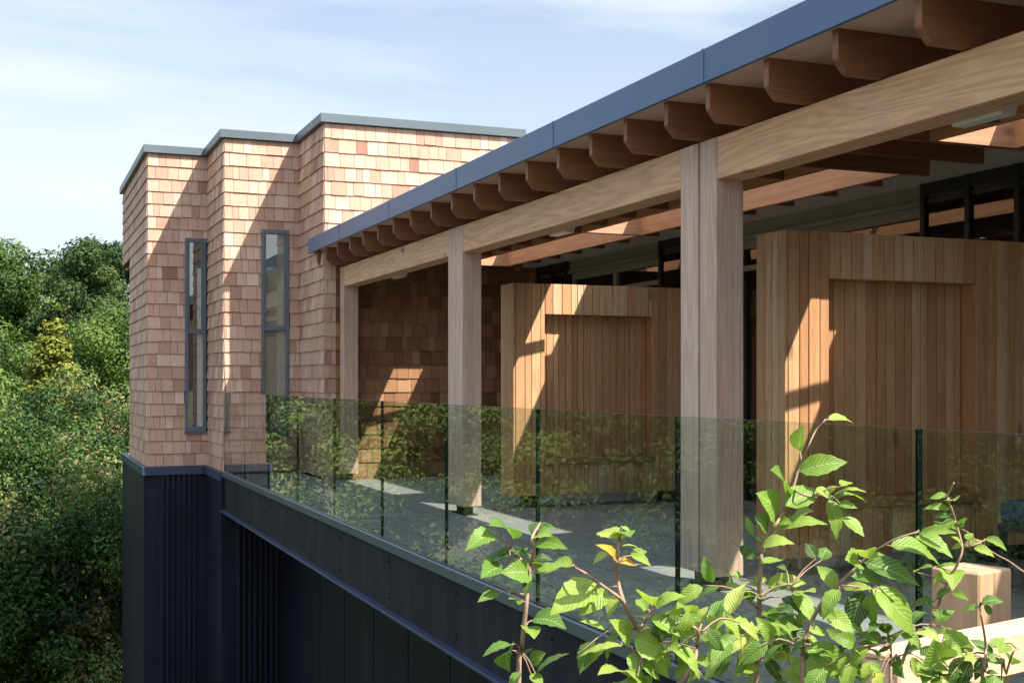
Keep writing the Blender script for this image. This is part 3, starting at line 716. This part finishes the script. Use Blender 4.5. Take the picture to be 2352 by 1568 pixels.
sapling('slender sapling with dark rounded leaves, in front of the edge beam, leftmost of the saplings', 1.9, (1055.3, 1145.7, .2692),
    [([(500, 1700), (530, 1300), (565, 950), (590, 720), (600, 590), (640, 420), (620, 330), (690, 200)], .0050, .0018, True), ([(600, 600), (520, 510), (400, 400), (330, 310)], .003, .0013, False)],
    [((460, 340), (250, 190), .62, .22), ((300, 310), (45, 405), .42, .45), ((620, 300), (745, 185), .5, .2), ((690, 290), (830, 235), .5, .35), ((650, 375), (930, 395), .30, .35), ((640, 330), (790, 290), .5, .45),
     ((380, 580), (180, 650), .45, .5), ((620, 640), (350, 605), .48, .6), ((430, 480), (220, 555), .4, .06), ((655, 610), (560, 470), .62, .5), ((660, 630), (880, 560), .5, .5), ((640, 520), (800, 500), .5, .08),
     ((470, 440), (580, 480), .5, .1), ((330, 800), (150, 865), .35, .42), ((620, 1030), (915, 1075), .52, .38), ((580, 1090), (640, 1180), .6, .5), ((440, 1240), (190, 1330), .40, .42), ((450, 1290), (430, 1430), .5, .15),
     ((650, 1490), (935, 1300), .42, .32), ((610, 1400), (740, 1285), .5, .3), ((610, 1490), (715, 1590), .55, .45), ((500, 900), (420, 830), .5, .55), ((560, 1330), (640, 1260), .5, .15), ((600, 700), (560, 820), .5, .12), ((620, 700), (690, 760), .5, .14),
     ((520, 1480), (420, 1600), .45, .3), ((400, 420), (340, 520), .5, .2), ((560, 480), (480, 420), .6, .35)], 3)

sapling('pale green sapling with a few yellow leaves at its top, second from the left', 1.75, (1326.6, 1206.0, .2307),
    [([(560, 1650), (600, 1350), (640, 1060), (600, 1030), (460, 770), (390, 470), (400, 300), (420, 120), (440, 10)], .0055, .0015, True), ([(460, 770), (390, 700), (250, 600), (100, 490), (-60, 400), (-150, 350)], .003, .0012, False),
     ([(640, 1060), (650, 980), (720, 880), (780, 810)], .0025, .0012, False), ([(900, 1700), (1130, 1420), (1190, 1200), (1200, 1060), (1140, 1000), (1080, 940)], .004, .0015, False), ([(1200, 1070), (1250, 940)], .002, .001, False), ([(640, 1300), (520, 1220), (430, 1190)], .003, .0015, False)],
    [((400, 130), (200, 50), .55, .72), ((440, 20), (545, 85), .4, .7), ((430, 140), (530, 70), .4, .6), ((390, 370), (175, 150), .28, .98), ((300, 290), (145, 375), .55, .8), ((395, 360), (592, 385), .34, .97), ((530, 300), (695, 240), .35, .6), ((540, 300), (732, 390), .45, .6),
     ((430, 210), (640, 225), .14, .75), ((200, 590), (-280, 860), .45, .68), ((300, 650), (10, 880), .40, .68), ((390, 690), (300, 890), .48, .74), ((-60, 410), (-230, 330), .35, .62), ((150, 560), (60, 590), .5, .85),
     ((690, 840), (570, 720), .75, .62), ((740, 800), (700, 680), .65, .68), ((780, 825), (1085, 668), .42, .68), ((735, 905), (1022, 1095), .46, .66), ((700, 930), (580, 900), .5, .82), ((1140, 930), (985, 775), .35, .66), ((1010, 900), (890, 850), .5, .72),
     ((1110, 930), (1235, 920), .6, .4), ((1210, 1090), (1262, 1030), .6, .55), ((515, 1190), (312, 890), .42, .68), ((440, 1195), (-10, 1290), .28, .72), ((300, 1180), (15, 1460), .28, .62), ((560, 1130), (905, 1270), .66, .7), ((570, 1110), (780, 1050), .55, .62),
     ((565, 1265), (570, 1490), .62, .68), ((770, 1060), (845, 1150), .5, .2), ((505, 1510), (195, 1435), .36, .68), ((920, 1265), (1015, 1180), .5, .85), ((1050, 1185), (1145, 1285), .85, .5), ((985, 1300), (1030, 1420), .6, .62), ((1240, 1490), (1080, 1590), .5, .66),
     ((1160, 1390), (960, 1500), .6, .66), ((640, 1400), (820, 1520), .5, .66), ((600, 1500), (700, 1620), .55, .62), ((420, 1560), (620, 1640), .5, .66), ((1190, 1300), (1290, 1400), .5, .66), ((900, 1000), (1000, 1010), .5, .5), ((1100, 1000), (1010, 1090), .5, .7)], 5,
     None, 5, (1440, 1640, 1500, 1640), .0)

sapling('tallest sapling rising in front of the large boarded screen, light veined leaves', 2.1, (1688.4, 934.7, .2115),
    [([(225, 3150), (240, 2600), (260, 2200), (270, 1850), (290, 1600), (330, 1450), (430, 1290), (520, 1140), (620, 900), (700, 650), (790, 440), (880, 250), (1010, 130)], .0055, .0012, True), ([(620, 880), (760, 960), (930, 960), (1060, 970), (1180, 1100)], .002, .001, False), ([(240, 2750), (480, 2560), (700, 2500)], .003, .0015, False), ([(270, 2050), (420, 1960), (620, 1920)], .003, .0015, False)],
    [((1010, 140), (1290, 150), .34, .76), ((700, 480), (735, 190), .74, .58), ((700, 700), (1225, 555), .40, .60), ((545, 930), (380, 630), .72, .42), ((440, 1230), (225, 870), .56, .52), ((345, 1340), (200, 1150), .7, .1), ((555, 1080), (900, 860), .42, .58), ((870, 890), (1065, 1000), .4, .72),
     ((1020, 1000), (1100, 1400), .38, .62), ((1050, 980), (1430, 880), .34, .66), ((1080, 1000), (1425, 985), .3, .62), ((1120, 1060), (1330, 1085), .45, .55), ((1180, 1190), (1405, 1400), .5, .55), ((1160, 860), (1260, 810), .5, .66), ((1010, 940), (1105, 840), .5, .62), ((640, 1185), (860, 1105), .46, .86), ((440, 1320), (1015, 1205), .22, .62), ((470, 1250), (630, 1240), .4, .6),
     ((300, 1510), (650, 1440), .36, .72), ((345, 1450), (215, 1410), .5, .62), ((190, 1390), (115, 1170), .3, .58), ((240, 1640), (55, 1530), .36, .2), ((250, 1700), (550, 1640), .24, .72), ((100, 1640), (150, 1470), .55, .1), ((880, 1640), (760, 1460), .5, .08), ((940, 1660), (990, 1500), .6, .45), ((560, 1770), (450, 1720), .5, .1),
     ((350, 1930), (775, 1855), .36, .64), ((330, 2050), (560, 1930), .4, .5), ((690, 2030), (875, 1995), .5, .72), ((630, 2010), (850, 2330), .42, .74), ((310, 2110), (40, 2050), .34, .70), ((320, 2210), (480, 2300), .45, .45), ((320, 2440), (710, 2380), .42, .66), ((240, 2510), (90, 2360), .5, .68), ((270, 2520), (400, 2560), .6, .72), ((210, 2420), (-10, 2520), .45, .35), ((190, 2650), (-30, 2610), .34, .72),
     ((320, 2750), (790, 2740), .22, .74), ((240, 2800), (-20, 2900), .42, .74), ((250, 2870), (160, 3010), .55, .7), ((590, 2790), (1110, 2910), .42, .64), ((530, 2840), (710, 3010), .5, .66), ((420, 2280), (640, 2200), .5, .14), ((450, 2420), (620, 2560), .4, .14), ((300, 1990), (120, 1900), .5, .62), ((350, 1900), (180, 1830), .4, .58), ((60, 1880), (-40, 1770), .6, .52), ((40, 1930), (-110, 1960), .5, .58), ((80, 2000), (-60, 2110), .5, .62), ((520, 2060), (700, 2210), .5, .16)], 11,
     None, 11, (1690, 1900, 1450, 1640), 0.0)

sapling('sapling leaning right with big drooping ribbed leaves, between the tallest one and the timber post', 2.0, (1929.6, 1085.4, .3077),
    [([(-280, 1620), (-275, 1380), (-245, 1180), (-150, 990), (-70, 880), (20, 800), (200, 630), (400, 500), (580, 440)], .0050, .0014, True), ([(-70, 880), (30, 840), (240, 865)], .0022, .0012, False), ([(375, 1650), (378, 1460), (378, 1290), (350, 1180)], .004, .0016, True)],
    [((370, 545), (745, 640), .42, .48), ((560, 475), (842, 622), .48, .55), ((590, 455), (880, 430), .22, .72), ((180, 670), (592, 822), .42, .32), ((80, 775), (320, 795), .45, .34), ((140, 670), (35, 640), .75, .5), ((30, 860), (250, 850), .3, .66), ((235, 870), (552, 1175), .36, .52), ((170, 890), (50, 1185), .44, .14), ((225, 900), (262, 1115), .38, .58),
     ((-5, 870), (-130, 1075), .44, .62), ((-30, 860), (-175, 660), .38, .58), ((220, 640), (330, 600), .55, .62), ((205, 640), (190, 560), .5, .6), ((350, 1180), (210, 1150), .3, .14), ((370, 1230), (240, 1280), .3, .12), ((370, 1260), (400, 1130), .3, .5), ((375, 1300), (270, 1340), .3, .12), ((360, 1200), (310, 1110), .4, .12), ((385, 1280), (460, 1180), .32, .5), ((-150, 1010), (-20, 1080), .5, .5), ((-100, 1040), (110, 1190), .45, .6), ((-230, 1180), (-100, 1200), .5, .5),
     ((-260, 1300), (60, 1500), .36, .55), ((-60, 1330), (190, 1560), .36, .55), ((300, 1480), (200, 1400), .4, .7), ((320, 1500), (240, 1580), .4, .84), ((-250, 1390), (-120, 1330), .5, .2), ((-270, 1260), (-360, 1340), .5, .18), ((300, 860), (420, 1010), .35, .62), ((270, 880), (400, 1100), .3, .74)], 17,
     None, 7, (1850, 2060, 1500, 1640), 0.0)

sapling('thin sapling with small leaves and bare tip, in front of the timber post', 2.05, (1929.6, 1085.4, .3077),
    [([(380, 1650), (460, 1420), (560, 1190), (650, 1160), (720, 1020), (760, 920), (810, 800), (880, 670), (912, 560), (872, 400), (830, 260), (800, 180), (850, 75)], .0036, .0012, True), ([(905, 560), (1000, 540), (1080, 500)], .0016, .001, False), ([(1500, 800), (1372, 738), (1260, 660), (1150, 600), (1010, 500), (960, 450)], .0019, .001, False)],
    [((795, 175), (665, 185), .55, .62), ((812, 270), (618, 250), .3, .58), ((825, 320), (695, 330), .45, .28), ((855, 395), (715, 390), .5, .5), ((870, 430), (760, 420), .5, .55), ((925, 540), (1075, 500), .35, .66), ((1080, 492), (1248, 562), .26, .62), ((1000, 555), (1155, 615), .35, .72), ((905, 555), (825, 460), .3, .64), ((920, 540), (830, 560), .4, .72), ((890, 690), (695, 705), .28, .55), ((775, 745), (705, 845), .38, .66), ((815, 730), (842, 845), .45, .6), ((720, 935), (842, 870), .5, .42), ((840, 890), (965, 942), .3, .68), ((700, 960), (515, 995), .32, .2),
     ((720, 1030), (750, 1080), .4, .62), ((830, 210), (865, 200), .4, .6), ((880, 400), (930, 385), .4, .6), ((560, 1200), (680, 1190), .3, .3), ((560, 740), (695, 690), .36, .55), ((950, 500), (985, 440), .5, .66), ((690, 1020), (640, 960), .4, .3)], 23)

sapling('short sapling with sparse leaves in front of the timber rail, rightmost', 1.9, (1929.6, 1085.4, .3077),
    [([(1060, 1700), (1075, 1480), (1088, 1290), (1055, 1080), (1040, 985)], .0034, .0014, True), ([(1200, 1700), (1240, 1500), (1290, 1340), (1330, 1310)], .0026, .0012, True), ([(740, 1700), (745, 1480), (735, 1400)], .0028, .0014, True)],
    [((1040, 1000), (910, 1022), .34, .58), ((1055, 970), (1225, 948), .44, .26), ((1075, 985), (1135, 1065), .4, .35), ((1090, 1490), (1185, 1490), .34, .35), ((1092, 1400), (1235, 1390), .4, .5), ((1130, 1300), (1232, 1225), .5, .58), ((1230, 1270), (1190, 1340), .4, .6), ((740, 1405), (690, 1215), .68, .42), ((755, 1385), (850, 1215), .42, .58), ((830, 1350), (1005, 1285), .48, .48), ((700, 1450), (610, 1420), .5, .1), ((720, 1520), (575, 1490), .45, .62), ((800, 1440), (915, 1490), .55, .45), ((1280, 1370), (1280, 1420), .5, .3), ((780, 1200), (770, 1150), .4, .7), ((740, 1480), (620, 1560), .5, .45), ((760, 1500), (860, 1590), .5, .6), ((930, 1490), (1060, 1490), .3, .5), ((680, 1540), (780, 1620), .5, .55)], 29,
     None, 4, (2060, 2200, 1560, 1640), 0.0)

# ---------------------------------------------------------------- trees
def crown_mesh(name, mat, n, size, lumps, shape, seed, leaf_up=.45):
    """many leaf-sized faces spread over lumpy clusters; lumps: (count, radius range); shape(rng)->centre"""
    g = np.random.default_rng(seed)
    C = np.array([shape(g) for _ in range(lumps[0])]); Rr = g.uniform(lumps[1][0], lumps[1][1], len(C))
    pick = g.choice(len(C), n, p=Rr**2/np.sum(Rr**2))
    d = g.normal(size=(n, 3)); d /= np.linalg.norm(d, axis=1)[:, None]
    rad = Rr[pick]*(1-0.55*g.random(n)**2.2)*(1+.12*g.normal(size=n))
    P = C[pick]+d*rad[:, None]*np.array([1, 1, .8])
    nr = d+g.normal(size=(n, 3))*.55+np.array([0, 0, leaf_up]); nr /= np.linalg.norm(nr, axis=1)[:, None]
    a = np.cross(nr, g.normal(size=(n, 3))); a /= np.linalg.norm(a, axis=1)[:, None]; bb = np.cross(nr, a)
    s = size*g.uniform(.6, 1.35, n)[:, None]
    q = np.stack([P-a*s, P-bb*s*.52+nr*s*.10, P+a*s, P+bb*s*.52+nr*s*.10], 1).reshape(-1, 3)
    me = bpy.data.meshes.new(name); me.from_pydata(q.tolist(), [], np.arange(n*4).reshape(-1, 4).tolist()); me.materials.append(mat)
    lt = g.normal(.48, .32, len(C)); t = np.clip(lt[pick]+g.normal(0, .17, n), 0, 1)
    at_ = me.attributes.new('tint', 'FLOAT', 'FACE'); at_.data.foreach_set('value', t.astype(np.float32)); me.update()
    return me
def round_shape(rx, rz, z0):
    def f(g):
        while True:
            p = g.uniform(-1, 1, 3)
            if .35 < np.linalg.norm(p) < 1: return np.array([p[0]*rx, p[1]*rx, z0+p[2]*rz])
    return f
def cone_shape(r, h, z0):
    def f(g):
        k = g.random()**1.4; a = g.uniform(0, 6.28); q = r*(1-k)*g.uniform(.6, 1)
        return np.array([q*math.cos(a), q*math.sin(a), z0+k*h])
    return f
def trunk_mesh(name, h, r, seed, limbs=7, spread=1.6):
    g = random.Random(seed); b = MB()
    top = h; pts = [Vector((g.uniform(-.1, .1)*k, g.uniform(-.1, .1)*k, h*k/6)) for k in range(7)]
    b.tube(smooth(pts, 2), [r*(1-.8*i/12) for i in range(13)], 9)
    for i in range(limbs):
        p = pts[2+i % 4]; an = g.uniform(0, 6.28); ln = g.uniform(.7, 1.2)*spread
        e = p+Vector((math.cos(an)*ln, math.sin(an)*ln, ln*g.uniform(.6, 1.1)))
        b.tube([p, (p+e)*.5+Vector((0, 0, -.12)), e], [r*.4, r*.27, r*.08], 6)
    o = b.build(name, m_bark); me = o.data; bpy.data.objects.remove(o); return me
KIND = {
 'round': (crown_mesh('crown_round', m_leaf_fresh, 38000, .088, (36, (.55, 1.25)), round_shape(2.5, 3.3, 8.6), 1), trunk_mesh('trunk_round', 9.0, .26, 1), 12.4),
 'tall': (crown_mesh('crown_tall', m_leaf_deep, 42000, .088, (46, (.5, 1.15)), round_shape(2.3, 5.0, 8.4), 2), trunk_mesh('trunk_tall', 10.5, .26, 2), 13.6),
 'flecked': (crown_mesh('crown_flecked', m_leaf_mixed, 26000, .066, (46, (.35, 1.0)), round_shape(2.5, 3.4, 4.4), 3), trunk_mesh('trunk_flecked', 5.5, .18, 3), 8.6),
 'golden': (crown_mesh('crown_golden', m_leaf_gold, 16000, .060, (150, (.13, .34)), cone_shape(1.6, 6.4, 1.2), 4, .7), trunk_mesh('trunk_golden', 4.8, .14, 4, 5, .7), 7.9),
 'shrub': (crown_mesh('crown_shrub', m_leaf_fresh, 9000, .070, (40, (.35, .7)), round_shape(1.7, 1.5, 1.7), 5), trunk_mesh('trunk_shrub', 2.4, .07, 5, 6, .8), 3.7),
}
def tree(kind, x, y, top, label, cat='tree', rot=0.0, wide=1.0, group=None):
    crown, trunk, h = KIND[kind]; g = gz(x, y); s = (top-g)/h
    nm = {'round': 'broadleaf_tree', 'tall': 'broadleaf_tree', 'flecked': 'garden_tree', 'golden': 'golden_conifer', 'shrub': 'shrub'}[kind]
    e = empty(nm, (x, y, g), label, cat, group); e.rotation_euler = (0, 0, rot); e.scale = (s*wide, s*wide, s)
    for n_, me in (('trunk', trunk), ('crown', crown)):
        o = bpy.data.objects.new(n_, me); COL.objects.link(o); o.parent = e
    return e
def tree_at(kind, u, v, d, label, **kw):
    """tree whose top is seen at u, v from the eye, d metres away"""
    p = at(u, v, d); return tree(kind, p.x, p.y, p.z, label, **kw)
GB = 'trees beyond the left end of the building'
tree_at('round', 55, 545, 74, 'tall rounded broadleaf tree against the sky at the left edge', rot=.4, group=GB)
tree_at('tall', 205, 528, 68, 'tallest broadleaf tree against the sky, just left of the shingle wall', rot=1.3, group=GB)
tree_at('tall', 300, 540, 80, 'dark broadleaf tree partly hidden behind the top of the shingle wall', rot=2.2, group=GB)
tree_at('round', -60, 560, 70, 'broadleaf tree cut off by the left edge of the frame', rot=3.3, group=GB)
tree_at('golden', 124, 722, 48, 'golden yellow conifer among the green trees at the left', cat='conifer', rot=.2, wide=1.3, group=GB)
tree_at('round', 20, 745, 54, 'mid green tree left of the golden conifer', rot=5.0, group=GB)
tree_at('round', 245, 690, 52, 'mid green tree between the golden conifer and the shingle wall', rot=4.0, wide=.9, group=GB)
tree_at('flecked', 175, 815, 42, 'leafy tree directly below and right of the golden conifer', rot=.9, group=GB)
tree_at('flecked', 50, 860, 38, 'leafy tree at the left edge, just below the golden conifer', rot=2.4, group=GB)
tree_at('flecked', 275, 850, 37, 'leafy tree pressing against the foot of the shingle wall', rot=3.9, group=GB)
tree_at('flecked', 150, 985, 25.5, 'dark shaded tree in the middle of the lower left corner', rot=5.2, group=GB)
tree_at('flecked', 15, 1060, 25, 'dark tree in the bottom left corner', rot=1.1, wide=1.0, group=GB)
tree_at('flecked', 262, 1010, 24.5, 'dark tree beside the dark metal base', rot=2.9, group=GB)
# the slope at the viewer's left: outside the frame, but mirrored in the glass
GR = 'trees on the slope mirrored in the glass'
k = 0
for ang, d, kind, top in [(-4, 38, 'round', 2.5), (-8, 31, 'round', 1.4), (-11, 40, 'tall', 4.0), (-14, 27, 'round', .6), (-17, 34, 'flecked', 2.0), (-20, 26, 'round', .4), (-24, 29, 'round', 1.2), (-27, 37, 'tall', 4.5), (-30, 24, 'round', .2), (-34, 29, 'round', 2.2), (-38, 22, 'flecked', -.2), (-42, 27, 'round', 1.0),
                          (-47, 22, 'round', .3), (-52, 30, 'round', 3.0), (-58, 24, 'round', .8), (-16, 20, 'shrub', -3.0), (-28, 18, 'shrub', -3.0), (-8, 24, 'shrub', -3.4), (-48, 16, 'shrub', -2.4), (-22, 19, 'shrub', -3.2), (-12, 23, 'shrub', -3.4), (-35, 17, 'shrub', -2.8), (-41, 17, 'shrub', -2.6), (-31, 21, 'shrub', -2.6)]:
    x, y = d*math.sin(R(ang)), d*math.cos(R(ang)); k += 1
    tree(kind, x, y, top, ('low shrub' if kind == 'shrub' else 'tree')+' on the slope left of the terrace, mirrored in the balustrade glass', cat='tree', rot=k*1.7, wide=1.05, group=GR)
GC = 'trees behind the viewer mirrored in the windows'
for x, y, kind, top in [(2.5, -26, 'round', 3.6), (7.5, -24, 'round', 4.0), (11, -27, 'round', 4.6), (15, -24, 'tall', 5.0)]:
    tree(kind, x, y, top, 'tall tree behind the viewpoint, seen mirrored in the slim windows', rot=x, group=GC)
